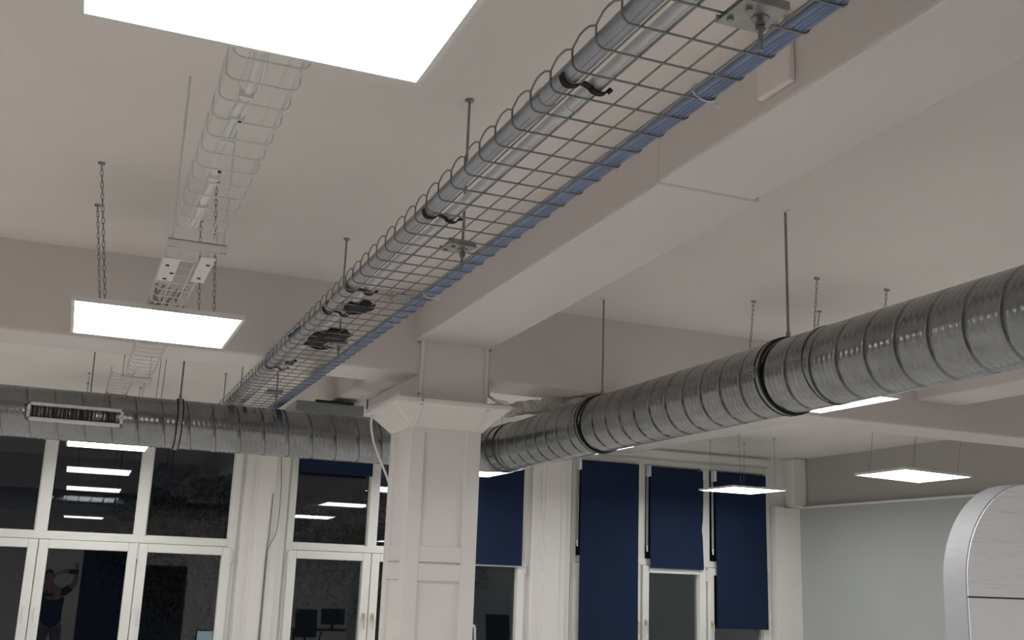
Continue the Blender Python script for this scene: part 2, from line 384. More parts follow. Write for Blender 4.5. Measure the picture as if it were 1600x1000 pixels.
# ------------------------------------------------------------------ LED panels on chains
def link_pts(c, d, u, L=.024, w=.007):
    P = []
    for k in range(8):
        a = 2*PI*k/8; ca, sa = math.cos(a), math.sin(a)
        P.append(c + d*((L/2-w)*(1 if ca > .01 else -1 if ca < -.01 else 0)+w*ca) + u*(w*sa))
    return P
def chain(a, b, pitch=.022, r=.0015):
    a, b = Vector(a), Vector(b); d = (b-a); L = d.length; d.normalize()
    u = d.cross(Vector((.3, 1, .1))).normalized(); v = d.cross(u); m = MB(); k = int(L/pitch)+1
    for i in range(k):
        m.tube(link_pts(a+d*(L*(i+.5)/k), d, u if i % 2 else v, L/k+.005, .0048), r, 4, closed=True)
    return m
def panel(x, y, z, label, rz=0., ry=0., rx=0., chains=True, dxy=(0, 0), hx=.3, hy=.3):
    t = thing('led_panel_light', label, 'ceiling light', (x, y, z), 'square LED panels hung on chains')
    hz = .012
    fr = MB(); w = .012
    fr.box(x-hx, x+hx, y-hy, y+hy, z+.004, z+.014)
    for q in ((x-hx, x+hx, y-hy, y-hy+w), (x-hx, x+hx, y+hy-w, y+hy), (x-hx, x-hx+w, y-hy+w, y+hy-w), (x+hx-w, x+hx, y-hy+w, y+hy-w)):
        fr.box(*q, z-.004, z+.004)
    fr.build('frame', 'white_metal', t)
    MB().box(x-hx+w, x+hx-w, y-hy+w, y+hy-w, z-.001, z+.003).build('diffuser', 'light', t, label='glowing white diffuser')
    MB().box(x+.17, x+.25, y-.1, y+.1, z+.014, z+.04).build('driver_box', 'white_plastic', t)
    if chains:
        for sx in (-1, 1):
            for sy in (-1, 1):
                a = (x+sx*(hx-.11), y+sy*(hy-.04), z+.014); b = (x+sx*(hx-.10)+dxy[0], y+sy*(hy-.05)+dxy[1], CZ-.006)
                if chains == 2:
                    cm = chain(a, b)
                    cm.cyl((b[0]-.012, b[1], CZ-.004), (b[0]+.012, b[1], CZ-.004), .006, 8)
                    cm.build('chain', 'plate', t)
                else:
                    MB().tube([a, b], .0022, 5).cyl((b[0], b[1], CZ-.006), (b[0], b[1], CZ), .012, 8).build('hanging_cord', 'plate', t)
    t.rotation_euler = (rx, ry, rz)
    return t
panel(.21, 1.49, .89, 'largest square LED panel, cut by the top edge of the picture', chains=2)
panel(.215, 4.26, .893, 'square LED panel hung on chains left of the blue cable tray', chains=2, dxy=(-.06, -.10))
panel(.22, 6.75, .89, 'square LED panel over the left duct, hidden behind it')
panel(.21, 8.88, .885, 'thin bright LED panel under the left duct, in front of the dark window')
panel(3.27, 4.26, .893, 'LED panel peeking out below the big duct, clamp just left of it', chains=2, dxy=(-.03, -.12), rx=.01)
panel(3.17, 6.68, .89, 'sliver of LED panel under the middle of the right duct')
panel(3.19, 8.92, .885, 'LED panel between white column and duct elbow, lit edge only')
panel(6.10, 6.70, .892, 'wide diamond-looking LED panel hung before the grey right wall', ry=.035, rz=-.06, hx=.31, hy=.31, dxy=(-.09, -.2))
panel(5.97, 8.85, .898, 'thin LED panel hanging in front of the third navy blind')
for x in (.21, 3.22, 6.05, -2.8):
    for y in ((-4.1,) if x < 1 and x > -1 else (-1.3, -4.1) if x > -1 else (-1.3, -4.1, 1.49, 4.27, 6.75, 8.9)):
        panel(x, y, .89, 'square LED panel outside the picture, lighting the rest of the room')
for x in (3.22, 6.05): panel(x, 1.49, .89, 'square LED panel outside the picture, lighting the rest of the room')
panel(6.05, 4.27, .89, 'square LED panel outside the picture, lighting the rest of the room')

# ------------------------------------------------------------------ spiral ducts
PITCH = .137
OFFS = [(0, 0), (.0008, -.004), (.0038, -.004), (.0046, .0004), (.009, .0004), (.011, 0)]+[q for k in range(4) for q in ((.0245+.026*k, 0), (.0285+.026*k, .0007), (.0325+.026*k, .0007), (.0365+.026*k, 0))]
def spiral(p0, ax, L, r, n=56, phase=0.):
    p0 = Vector(p0); d = Vector((1, 0, 0)) if ax == 'x' else Vector((0, 1, 0)); e = Vector((0, 1, 0)) if ax == 'x' else Vector((1, 0, 0)); z = Vector((0, 0, 1))
    m = MB(); vs = []; rows = []
    k0 = -2; k1 = int(L/PITCH)+2
    for k in range(k0, k1):
        for off, h in OFFS: rows.append((k, off, h))
    for (k, off, h) in rows:
        for j in range(n+1):
            th = 2*PI*j/n; s = k*PITCH+off+PITCH*j/n+phase
            ins = 0 < s < L; s = min(max(s, 0), L); rr = r+(h if ins else 0)
            vs.append(p0+d*s+rr*(math.cos(th)*e+math.sin(th)*z))
    fs = []
    for i in range(len(rows)-1):
        s0 = rows[i][0]*PITCH+rows[i][1]+phase; s1 = rows[i+1][0]*PITCH+rows[i+1][1]+phase+PITCH
        if s1 <= 0 or s0 >= L: continue
        for j in range(n): fs.append((i*(n+1)+j, i*(n+1)+j+1, (i+1)*(n+1)+j+1, (i+1)*(n+1)+j))
    return m.add(vs, fs, True)
RD = .137
XD, ZD, YD, ZD2 = 2.375, .752, 6.29, .77
duct = thing('ventilation_duct', 'galvanised spiral duct running right of the column above the blinds, towards the picture edge', 'duct', (XD, 3, ZD), 'galvanised spiral ducts')
spiral((XD, -3.5, ZD), 'y', 9.5, RD, phase=.05).build('spiral_pipe', 'galv', duct)
MB().band((XD, 2.96, ZD), 'y', RD-.002, RD+.0035, .012).build('joint_ring', 'galv', duct)
duct2 = thing('ventilation_duct', 'galvanised spiral duct crossing left of the column in front of the dark windows', 'duct', (-1.5, YD, ZD2), 'galvanised spiral ducts')
spiral((-5.1, YD, ZD2), 'x', 7.2, RD, phase=.103).build('spiral_pipe', 'galv', duct2)
# elbow joining both, segmented
ebw = thing('duct_elbow', 'segmented galvanised elbow behind the white column with two raised rings', 'duct', (2.3, 6.1, .76))
em = MB(); R0 = .29; ns = 5; segs = []
for i in range(ns+1):
    a = PI/2*i/ns
    segs.append((Vector((XD-R0+R0*math.cos(a), 6.0+R0*math.sin(a), ZD+(ZD2-ZD)*i/ns)), Vector((math.cos(a), math.sin(a), 0))))
vs = []; n = 48
for cpt, e in segs:
    for k in range(n):
        th = 2*PI*k/n; vs.append(cpt+RD*1.005*(math.cos(th)*e+Vector((0, 0, math.sin(th)))))
em.add(vs, [(i*n+k, i*n+(k+1) % n, (i+1)*n+(k+1) % n, (i+1)*n+k) for i in range(ns) for k in range(n)], False)
em.band((XD, 5.935, ZD), 'y', RD-.004, RD+.003, .13).build('elbow_segments', 'galv', ebw)
MB().band((XD, 5.99, ZD), 'y', RD, RD+.009, .012).build('joint_ring', 'galv', ebw)
MB().band((XD, 5.87, ZD), 'y', RD, RD+.008, .010).build('joint_ring', 'galv', ebw)
MB().band((XD-R0-.03, YD, ZD2), 'x', RD, RD+.008, .012).build('joint_ring', 'galv', ebw)

# air grille on the left duct
g = thing('air_grille', 'white framed rectangular air grille with dark blades set in the left duct', 'vent', (-.035, 6.13, .762))
gx0, gx1, gz0, gz1, gy = -.272, .205, .712, .806, 6.118
f = MB(); w = .016
f.box(gx0, gx1, gy, 6.17, gz0, gz0+w).box(gx0, gx1, gy, 6.17, gz1-w, gz1).box(gx0, gx0+w, gy, 6.17, gz0, gz1).box(gx1-w, gx1, gy, 6.17, gz0, gz1)
f.build('frame', 'white_metal', g, bevel=.003)
MB().box(gx0+w, gx1-w, 6.158, 6.162, gz0+w, gz1-w).build('back_plate', 'dark', g)
for i in range(23):
    x = gx0+w+.010+i*.0193
    MB().cbox((x, 6.138, (gz0+gz1)/2), (.0016, .026, gz1-gz0-2*w), rz=random.uniform(-.75, .1)).build('blade', 'blade', g)
for x in (gx0+.008, gx1-.008): MB().cyl((x, gy-.002, .76), (x, gy+.002, .76), .004, 8).build('screw_head', 'plate', g)

# duct clamps with rods
def duct_hanger(c, ax, label):
    x, y, z = c
    t = thing('duct_clamp', label, 'bracket', c, 'rod-hung clamps round the ducts')
    MB().band(c, ax, RD+.001, RD+.0065, .020, 56).build('steel_band', 'plate', t)
    e = Vector((0, 1, 0)) if ax == 'y' else Vector((1, 0, 0))
    for s in (-1, 1):
        cc = Vector(c)+e*(s*.0135)
        MB().band(cc, ax, RD+.0005, RD+.0085, .0075, 56).build('rubber_lining', 'rubber', t)
    for s in (-1, 1):
        if ax == 'y':
            lg = MB().cbox((x+s*(RD+.017), y, z+.006), (.026, .022, .004)).cbox((x+s*(RD+.017), y, z-.006), (.026, .022, .004)).build("lug", "plate", t)
            MB().cyl((x+s*(RD+.018), y, z-.022), (x+s*(RD+.018), y, z+.022), .004, 8).build('bolt', 'plate', lg)
        else:
            lg = MB().cbox((x, y+s*(RD+.017), z+.006), (.022, .026, .004)).cbox((x, y+s*(RD+.017), z-.006), (.022, .026, .004)).build("lug", "plate", t)
            MB().cyl((x, y+s*(RD+.018), z-.022), (x, y+s*(RD+.018), z+.022), .004, 8).build('bolt', 'plate', lg)
    MB().cyl((x, y, z+RD+.004), (x, y, z+RD+.03), .009, 6).build('nut', 'plate', t)
    MB().cyl((x, y, z+RD+.01), (x, y, CZ), .0052, 8).build('threaded_rod', 'steel', t)
    MB().cyl((x, y, CZ-.006), (x, y, CZ), .018, 12).build('ceiling_anchor', 'ceiling', t)
duct_hanger((XD, 3.21, ZD), 'y', 'rod-hung clamp with black lining on the right duct, nearest the right edge')
duct_hanger((XD, 4.725, ZD), 'y', 'rod-hung clamp with black lining on the right duct, nearest the column')
duct_hanger((.50, YD, ZD2), 'x', 'rod-hung clamp on the left duct, just right of the air grille')
duct_hanger((XD, 1.7, ZD), 'y', 'rod-hung duct clamp outside the picture on the right')

# ------------------------------------------------------------------ wire mesh cable trays
def wire_tray(name, label, x0, x1, zf, zt, ys, longs, sides, r, m, scallop=0., rc=.018, group=None, y0=None, y1=None):
    t = thing(name, label, 'cable tray', ((x0+x1)/2, ys[0], zf), group)
    xc = (x0+x1)/2
    arc = [(x0, zt)]+[(x0+rc-rc*math.cos(a), zf+rc-rc*math.sin(a)) for a in (0, PI/8, PI/4, 3*PI/8, PI/2)]
    prof = arc+[(2*xc-a, b) for a, b in reversed(arc)]
    um = MB().tube([(a-xc, 0, b-zf) for a, b in prof], r, 6).mesh('cross_wire', m)
    for y in ys: inst('cross_wire', um, t, (0, y-ys[0], 0))
    a, b = (y0 if y0 is not None else ys[0]), (y1 if y1 is not None else ys[-1])
    for x in longs: MB().tube([(x, a, zf+1.6*r), (x, b, zf+1.6*r)], r, 6).build('long_wire', m, t)
    for z in sides:
        for x in (x0+1.6*r, x1-1.6*r): MB().tube([(x, a, z), (x, b, z)], r, 6).build('side_wire', m, t)
    for x in (x0, x1):
        pts = []
        for i, y in enumerate(ys[:-1]):
            p = ys[i+1]-y
            for k, (u, h) in enumerate(((0, 0), (.12, .35), (.3, .85), (.5, 1), (.7, .95), (.9, .4))):
                pts.append((x, y+p*(1-u) if False else y+p*u, zt+scallop*h))
        pts.append((x, ys[-1], zt))
        MB().tube(pts, r, 6).build('rim_wire', m, t)
    return t
ys1 = [.485+.1*k for k in range(88)]
tray = wire_tray('wire_mesh_cable_tray', 'large zinc wire mesh cable tray crossing the ceiling with grey pipes and blue cables', .772, 1.086, .930, .973, ys1,
                 [.812, .862, .9145, .9665, 1.0195], [.957], .0022, 'zinc', scallop=.015, group='wire mesh cable trays')
ys2 = [.445+.1*k for k in range(26)]
tray2 = wire_tray('wire_mesh_cable_tray', 'narrow white wire mesh cable tray above the left lamps, near section', .172, .313, .898, .948, ys2,
                  [.2025, .273], [.925], .0021, 'white_metal', scallop=.004, group='wire mesh cable trays')
ys3 = [3.09+.1*k for k in range(25)]
tray3 = wire_tray('wire_mesh_cable_tray', 'white wire mesh cable tray section past the cross bar, ending above the panel light', .172, .300, .902, .940, ys3,
                  [.214, .263], [.922], .0021, 'white_metal', scallop=.002, group='wire mesh cable trays')
ys4 = [5.56+.1*k for k in range(32)]
tray4 = wire_tray('wire_mesh_cable_tray', 'far white wire mesh cable tray section behind the beam, above the left duct', .105, .215, .905, .94, ys4,
                  [.13, .19], [.922], .0022, 'white_metal', group='wire mesh cable trays')
# splice plates and clips
for x0, x1, y0, y1 in ((.166, .216, 3.25, 3.53), (.270, .312, 3.19, 3.50)):
    MB().box(x0, x1, y0, y1, .891, .894).build('splice_plate', 'white_metal', tray3, bevel=.001)
for x, y in ((.185, 3.33), (.205, 3.42), (.19, 3.50), (.298, 3.27), (.29, 3.44)): MB().cyl((x, y, .888), (x, y, .892), .006, 8).build('bolt', 'dark', tray3)
sp = MB().cbox((.965, 3.47, .922), (.05, .10, .003))
for k in range(3): sp.tube([(.925+.016*k, 3.42, .926), (.925+.016*k, 3.53, .926)], .0022, 6)
sp.build('splice_clip', 'zinc', tray)

def rod_hanger(x, y, zplate, zend, label, wide=.085, dep=.085, rz=0.):
    t = thing('tray_hanger', label, 'bracket', (x, y, zplate), 'rod hangers of the wire mesh tray')
    pl = MB().cbox((x-.015, y, zplate), (wide, dep, .004), rz=rz)
    pl.cbox((x-.015, y-dep/2, zplate+.006), (wide, .004, .014), rz=rz).cbox((x-.015, y+dep/2, zplate+.006), (wide, .004, .014), rz=rz)
    pl.build('hanger_plate', 'plate', t)
    MB().cyl((x, y, zplate-.004), (x, y, zplate-.002), .016, 16).build('washer', 'zinc', t)
    hp = [q for q in t.children if q.name.startswith('hanger_plate')][0]
    for dx, dy in ((-.035, -.02), (-.045, .02)): MB().cyl((x+dx, y+dy, zplate-.007), (x+dx, y+dy, zplate), .006, 8).build('bolt', 'zinc', hp)
    rod = MB().cyl((x, y, zend), (x, y, CZ), .0042, 8).build('threaded_rod', 'steel', t)
    for dz in (.010, .018): MB().cyl((x, y, zplate-dz-.006), (x, y, zplate-dz), .0085, 6).build('nut', 'zinc', rod)
    MB().cyl((x, y, CZ-.005), (x, y, CZ), .014, 12).build('ceiling_anchor', 'plate', t)
rod_hanger(.965, 1.36, .922, .862, 'steel plate hanger under the tray at the top edge of the picture')
rod_hanger(.962, 2.83, .922, .852, 'rod hanger whose rod is tallest, its plate at mid tray', rz=.1)
rod_hanger(.960, 4.37, .922, .862, 'rod hanger with its plate beside the black cable coil')
rod_hanger(.955, 5.80, .922, .862, 'rod hanger near the far end of the tray, its rod top behind the beam')
rod_hanger(.955, 7.25, .922, .862, 'thin rod hanger past the beam, rod against the far ceiling, nearer of two')
rod_hanger(.945, 8.05, .922, .862, 'thin rod with a round ceiling plate past the beam, leftmost of the two')

# white C-channel hangers of the white tray
def channel(x0, x1, y, z, label, rods=True):
    t = thing('channel_hanger', label, 'bracket', ((x0+x1)/2, y, z), 'channel bars under the white tray')
    MB().box(x0, x1, y-.012, y+.012, z+.006, z+.009).box(x0, x1, y-.012, y-.009, z-.014, z+.008).box(x0, x1, y+.009, y+.012, z-.014, z+.008).build('channel_bar', 'white_metal', t)
    if rods:
        for x in (x0+.008, x1-.008):
            MB().cyl((x, y, z-.015), (x, y, CZ), .0035, 8).build('threaded_rod', 'white_metal', t)
            MB().cyl((x, y, z-.014), (x, y, z-.005), .008, 6).build('nut', 'plate', t)
channel(.165, .325, 3.05, .884, 'white channel bar on rods carrying the white tray above the lit panel')
channel(.150, .292, 5.53, .884, 'white channel bar just behind the beam above the left duct')

# ------------------------------------------------------------------ what lies in the trays
def long_pipe(name, label, x, z, r, y0, y1, m, cat='pipe', amp=.002, n=40, ridges=True):
    t = thing(name, label, cat, (x, y0, z))
    pts = [(x+amp*math.sin(1.7*i+r*900)*math.sin(i*.6), y0+(y1-y0)*i/n, z+amp*.4*math.sin(i*1.1)) for i in range(n+1)]
    MB().tube(pts, r, 14).build('pipe_run', m, t)
    if ridges:
        for a in (-1.9, -1.2):
            MB().tube([(p[0]+r*math.cos(a), p[1], p[2]+r*math.sin(a)) for p in pts], .0016, 5).build('pipe_ridge', m, t)
    k = 1.45
    while y0+k < y1:
        MB().band((x, y0+k, z), 'y', r-.001, r+.002, .07, 20).build('coupler', m, t); k += 2.0
    return t
long_pipe('conduit_pipe', 'grey-lilac conduit pipe along the left side of the zinc tray', .8005, .9585, .0205, .45, 9.0, 'pipe_grey')
long_pipe('conduit_pipe', 'white conduit pipe lying right of the grey one in the zinc tray', .8615, .9535, .0165, .45, 9.0, 'pipe_white')
def strap(y, label, big=False):
    t = thing('cable_strap', label, 'strap', (.83, y, .93), 'black straps round the tray pipes')
    pts = []
    for a in (-2.95, -2.6, -2.2, -1.8, -1.4, -1.0, -.6): pts.append((.8005+.025*math.cos(a), y+.004*math.cos(a*3), .9585+.025*math.sin(a)-.004))
    for a in (-2.7, -2.3, -1.9, -1.5, -1.1, -.7, -.3): pts.append((.8615+.022*math.cos(a), y+.006+.003*math.cos(a*2), .9535+.022*math.sin(a)-.004))
    pts.append((.895, y+.02, .945))
    P = smooth(pts, 4); n = len(P); m = MB(); w = .014 if big else .009; vs = []
    for i, p in enumerate(P):
        T = (P[min(i+1, n-1)]-P[max(i-1, 0)]).normalized(); N = Vector((0, 1, 0)).cross(T).normalized()
        for sy, sn in ((-1, -1), (1, -1), (1, 1), (-1, 1)): vs.append(p+Vector((0, sy*w, 0))+N*(sn*.0014))
    m.add(vs, [(i*4+q, i*4+(q+1) % 4, (i+1)*4+(q+1) % 4, (i+1)*4+q) for i in range(n-1) for q in range(4)]+[(0, 1, 2, 3), (n*4-1, n*4-2, n*4-3, n*4-4)])
    m.build('strap_band', 'velcro', t)
strap(1.745, 'black strap round both pipes nearest the top of the picture')
strap(2.63, 'black strap round both pipes left of the mid-tray hanger plate')
strap(3.50, 'wider black strap just before the first black bundle', True)
strap(3.86, 'black strap between the two black bundles')
strap(5.12, 'small black strap near the far end of the tray')
def coil(cx, cy, cz, rx, ry, loops, label, r=.0065):
    t = thing('cable_coil', label, 'cable', (cx, cy, cz), 'black cable coils in the tray')
    for k in range(loops):
        a0 = random.random()*6; sx, sy = random.uniform(.55, 1.05), random.uniform(.6, 1.05)
        pts = [(cx+rx*sx*math.cos(a+a0)+random.uniform(-.003, .003), cy+ry*sy*math.sin(a+a0), cz+.0008*k+.002*math.sin(2*a+k)) for a in [2*PI*i/18 for i in range(18)]]
        MB().tube(pts, r, 7, closed=True).build('cable_loop', 'velcro', t)
    MB().cbox((cx, cy, cz+.001), (rx*1.55, ry*1.55, .010), rz=.15).build('power_block', 'velcro', t, bevel=.006)
coil(.905, 4.34, .934, .066, .20, 12, 'large coil of black cable in the tray beside a hanger plate')
coil(.789, 4.40, .962, .012, .13, 4, 'small black cable bunch pressed against the left side of the tray', .006)
coil(.885, 3.74, .935, .045, .10, 7, 'small black cable coil between the straps in the tray')
coil(.800, 3.80, .955, .018, .05, 3, 'tiny black cable bunch under the grey pipe at the tray edge', .005)
coil(.868, 4.95, .940, .02, .06, 3, 'tiny black cable coil at the far end of the tray', .005)

# blue network cables
bundle = thing('cable_bundle', 'bundle of blue network cables along the right side of the zinc tray', 'cable', (1.06, .45, .95))
offs = [(-.020, -.010), (-.012, -.013), (-.003, -.013), (.006, -.011), (.013, -.006), (-.016, -.003), (-.007, -.004), (.003, -.003), (.011, .004), (-.012, .005), (-.002, .006), (.007, .011)]
for q, (dx, dz) in enumerate(offs):
    pts = []
    y = .4; ph = random.random()*6
    while y < 6.5:
        k = .12*math.sin(y*2.3+ph)+.10*math.sin(y*5.1+ph*2)
        dr = .006*max(0, y-2.4)*.4*math.sin(y*9+ph) if dx < 0 else 0
        pts.append((1.0665+dx*.95+.006*k+.003*abs(math.sin(PI*(y-.485)/.1))*(-1 if dx < 0 else .3), y, .9485+dz*.85+.004*k)); y += .05 if y < 3.4 else .1
    pts += [(1.062+dx, 6.55, .94+dz), (1.062+dx, 6.6+dz, .90), (1.062+dx, 6.61+dz, .70)]
    MB().tube(pts, .0056, 7).build('network_cable', 'blue' if q % 4 else 'blue_pale', bundle)
for y in (1.69, 3.45):
    tt = thing('cable_tie', 'white cable tie on the blue bundle, upper one nearer the top edge' if y < 2 else 'white cable tie on the blue bundle at the tray splice', 'cable tie', (1.065, y, .95), 'white cable ties')
    MB().tube([(1.064+.028*math.cos(a), y+.008*math.sin(a), .948+.021*math.sin(a)) for a in [2*PI*i/16 for i in range(16)]], .0022, 5, closed=True).build('tie_band', 'white_plastic', tt)
    MB().cbox((1.094, y, .930), (.008, .006, .012)).build('tie_head', 'white_plastic', tt)

# white cable in the narrow tray
wc = thing('white_cable', 'flat white cable run with small clips inside the narrow white tray', 'cable', (.225, .4, .905))
pts = [(.217+.006*math.sin(i*.9)+.004*math.sin(i*2.1), .4+.1*i, .9115+.002*math.sin(i)) for i in range(27)]
MB().tube(pts, .0085, 8, flat=.8).build('cable_run', 'white_plastic', wc)
MB().tube([(p[0]+.012+.004*math.sin(i*.5), p[1], p[2]-.001) for i, p in enumerate(pts)], .0042, 6).build('cable_run', 'white_plastic', wc)
for y in (2.02, 2.14, 2.27, 2.52, 2.75): MB().cbox((.222, y, .9045), (.026, .012, .014), rz=.2).build('clip', 'white_plastic', wc)
for y in (2.14, 2.46): MB().cyl((.228, y, .896), (.228, y, .904), .0045, 8).build('clip_screw', 'dark', wc)
dk = thing('cable_coil', 'dark tangled cable ends in the white tray right above the lit panel', 'cable', (.23, 3.95, .91))
for q in range(5):
    MB().tube(smooth([(.175+.022*q+random.uniform(-.01, .01), 3.72+.12*k+random.uniform(-.03, .03), .918+random.uniform(-.01, .012)) for k in range(5)], 3), .005, 6).build('cable_strand', 'cable_grey', dk)

# ------------------------------------------------------------------ small fixtures round the column
bx = thing('ventilation_box', 'grey sheet metal box with a black slot behind the left duct by the column', 'box', (1.55, 6.9, .95))
MB().box(1.25, 1.69, 6.80, 7.2, .80, 1.052).build('box_body', 'grey_panel', bx, bevel=.004)
MB().box(1.37, 1.62, 6.785, 6.81, 1.052, 1.064).build('dark_slot', 'dark', bx, label='black slot')
MB().cyl((1.30, 6.798, 1.02), (1.30, 6.792, 1.02), .008, 8).build('screw_head', 'plate', bx)
wb = thing('wall_mounted_box', 'off-white box with dark edges hung under the far beam left of the column capital', 'box', (1.8, 6.2, 1.05))
MB().box(1.70, 2.05, 5.60, 6.75, 1.03, 1.088).build('box_body', 'wall', wb, bevel=.003)
for y in (5.60, 6.75): MB().box(1.694, 1.70, y-.01, y+.01, 1.025, 1.09).build('edge_strip', 'cable_grey', wb)
jb = thing('junction_box', 'small painted junction box high on the side of the long beam', 'box', (1.50, 2.05, 1.25))
MB().box(1.488, 1.51, 1.985, 2.12, 1.20, 1.34).build('box_body', 'ceiling', jb, bevel=.006)
MB().cyl((1.497, 2.02, 1.34), (1.497, 2.02, CZ), .009, 8).build('conduit', 'ceiling', jb); MB().cyl((1.497, 2.08, 1.34), (1.497, 2.08, CZ), .009, 8).build('conduit', 'ceiling', jb)
wr = thing('wrapped_pipe', 'pipe wrapped in crumpled pale plastic resting on top of the duct elbow', 'pipe', (2.4, 5.9, .93))
pm = MB(); P = smooth([(2.02, 6.2, .925), (2.16, 6.0, .945), (2.33, 5.75, .955), (2.46, 5.5, .955), (2.56, 5.25, .945), (2.64, 4.95, .93)], 8); nn = 18; vs = []
for i, p in enumerate(P):
    for k in range(nn):
        a = 2*PI*k/nn; rr = .038*(1+.28*random.uniform(-1, 1)); vs.append((p.x+rr*1.6*math.cos(a)+.3*rr*random.uniform(-1, 1), p.y+.5*rr*math.sin(a*2)*.6, p.z+rr*math.sin(a)))
pm.add(vs, [(i*nn+k, i*nn+(k+1) % nn, (i+1)*nn+(k+1) % nn, (i+1)*nn+k) for i in range(len(P)-1) for k in range(nn)]+[tuple(range(nn))], False)
pm.build('plastic_wrap', 'wrap', wr)
MB().tube([(p.x, p.y, p.z+.0) for p in P], .02, 10).build('inner_pipe', 'white_plastic', wr)
br = thing('angle_bracket', 'white angled bracket beside the neck of the column, right side', 'bracket', (1.95, 5.2, .9))
MB().tube([(1.925, 5.13, .96), (1.925, 5.13, .905), (1.965, 5.13, .885), (2.03, 5.13, .88)], .011, 6, flat=.7).build('bracket_arm', 'column', br)
cc = thing('hanging_cable', 'white cable hanging from the column capital in front of the left duct', 'cable', (1.4, 5.4, .8))
MB().tube(smooth([(1.402, 5.46, .803), (1.405, 5.47, .74), (1.425, 5.47, .66), (1.465, 5.47, .57), (1.505, 5.47, .49), (1.53, 5.468, .42)], 6), .006, 8).build('cable_run', 'white_plastic', cc)
hk = thing('cable_hook', 'small white curved hook on the right edge of the column near the bottom', 'hook', (1.9, 5.15, -.3))
MB().tube(smooth([(1.878, 5.15, -.23), (1.90, 5.15, -.235), (1.912, 5.15, -.26), (1.912, 5.15, -.42), (1.885, 5.15, -.45)], 5), .006, 8).build('hook_bar', 'white_plastic', hk)
for lab, pts in (('thin grey cable drooping down the wall between the two left windows', [(1.715, 9.838, 1.39), (1.715, 9.838, .989), (1.737, 9.838, .67), (1.727, 9.838, .33), (1.667, 9.838, .17), (1.661, 9.838, -.06), (1.662, 9.838, -1.7)]),
                 ('second thin grey cable beside it, straight from mid pilaster down', [(1.668, 9.84, .66), (1.664, 9.84, .27), (1.652, 9.84, .0), (1.648, 9.84, -1.7)])):
    t = thing('wall_cable', lab, 'cable', pts[0], 'thin cables on the pilaster')
    MB().tube(smooth(pts, 6), .0042, 6).build('cable_run', 'cable_grey', t)

# ------------------------------------------------------------------ rounded white cabinet, bottom right
cb = thing('rounded_cabinet', 'tall white wood-grain cabinet with a rounded top at the lower right corner', 'cabinet', (4.9, 4.1, FZ))
def arch(x0, x1, zt, r, z0, n=18):
    P = [(x0, z0)]
    for k in range(n+1):
        a = PI-PI/2*k/n; P.append((x0+r[0]+r[0]*math.cos(a), zt-r[1]+r[1]*math.sin(a)))
    for k in range(n+1):
        a = PI/2-PI/2*k/n; P.append((x1-r[0]+r[0]*math.cos(a), zt-r[1]+r[1]*math.sin(a)))
    return P+[(x1, z0)]
Y0 = 4.0
YK = 4.145
shell = arch(3.93, 5.35, .545, (.46, .50), FZ)
n = len(shell)
MB().prism(shell, Y0+.004, YK, 'y').build('shell', 'edge', cb)
ins = arch(3.936, 5.344, .54, (.456, .497), FZ)
up = [p for p in ins if p[1] > -.006]; up = [(3.936, -.006)]+up+[(5.344, -.006)]
MB().prism(up, Y0-.004, Y0+.004, 'y').build('upper_panel', 'woodgrain', cb, label='panel with horizontal wood grain')
MB().box(3.936, 5.344, Y0-.004, Y0+.004, FZ+.02, -.014).build('lower_panel', 'laminate', cb, label='smooth white panel')
MB().box(3.94, 5.34, Y0, Y0+.005, -.02, 0).build('seam_strip', 'dark', cb)

# ------------------------------------------------------------------ room contents seen only mirrored in the panes
def office_chair(x, y, rz, label, high=.55):
    t = thing('office_chair', label, 'chair', (0, 0, FZ), 'black office chairs mirrored in the windows')
    z = FZ
    MB().cbox((0, 0, z+.48), (.48, .46, .08)).build('seat', 'chair', t, bevel=.03)
    MB().cbox((0, .24, z+.60+high/2), (.44, .07, high), rx=-.12).build('backrest', 'chair', t, bevel=.03)
    MB().tube([(.0, .22, z+.5), (0, .27, z+.62)], .025, 8).build('back_support', 'dark', t)
    for s in (-1, 1): MB().tube([(s*.26, .1, z+.5), (s*.28, .1, z+.68), (s*.28, -.12, z+.70)], .016, 8).build('armrest', 'dark', t)
    MB().cyl((0, 0, z+.1), (0, 0, z+.45), .028, 12).build('gas_column', 'dark', t)
    for k in range(5):
        a = 2*PI*k/5; MB().tube([(0, 0, z+.11), (.28*math.cos(a), .28*math.sin(a), z+.07)], [.022, .014], 8).build('leg', 'dark', t)
        MB().cyl((.28*math.cos(a)-.012, .28*math.sin(a), z+.03), (.28*math.cos(a)+.012, .28*math.sin(a), z+.03), .03, 12).build('caster', 'dark', t)
    t.location = (x, y, 0+t.location.z); t.rotation_euler = (0, 0, rz)
    return t
office_chair(4.75, -2.55, .4, 'black office chair left of the monitor, mirrored in the middle window')
office_chair(6.15, -2.5, -.5, 'black office chair right of the monitor, mirrored in the middle window')
office_chair(6.95, 2.7, .9, 'high-backed black chair mirrored in the pane right of the column', .65)
def desk(x, y, w, d, label, m='desk'):
    t = thing('desk', label, 'desk', (x, y, FZ), 'office desks mirrored in the windows')
    MB().box(x-w/2, x+w/2, y-d/2, y+d/2, FZ+.71, FZ+.735).build('desk_top', m, t, bevel=.003)
    for sx in (-1, 1):
        for sy in (-1, 1): MB().cbox((x+sx*(w/2-.04), y+sy*(d/2-.04), FZ+.355), (.04, .04, .71)).build('leg', 'dark', t)
desk(5.4, -3.2, 1.8, .75, 'dark desk under the mirrored monitor')
desk(6.1, 3.4, 1.1, .75, 'dark desk mirrored in the low pane right of the column')
desk(2.0, 6.1, 1.0, .6, 'white desk by the column, mirrored in the left window', 'laminate')
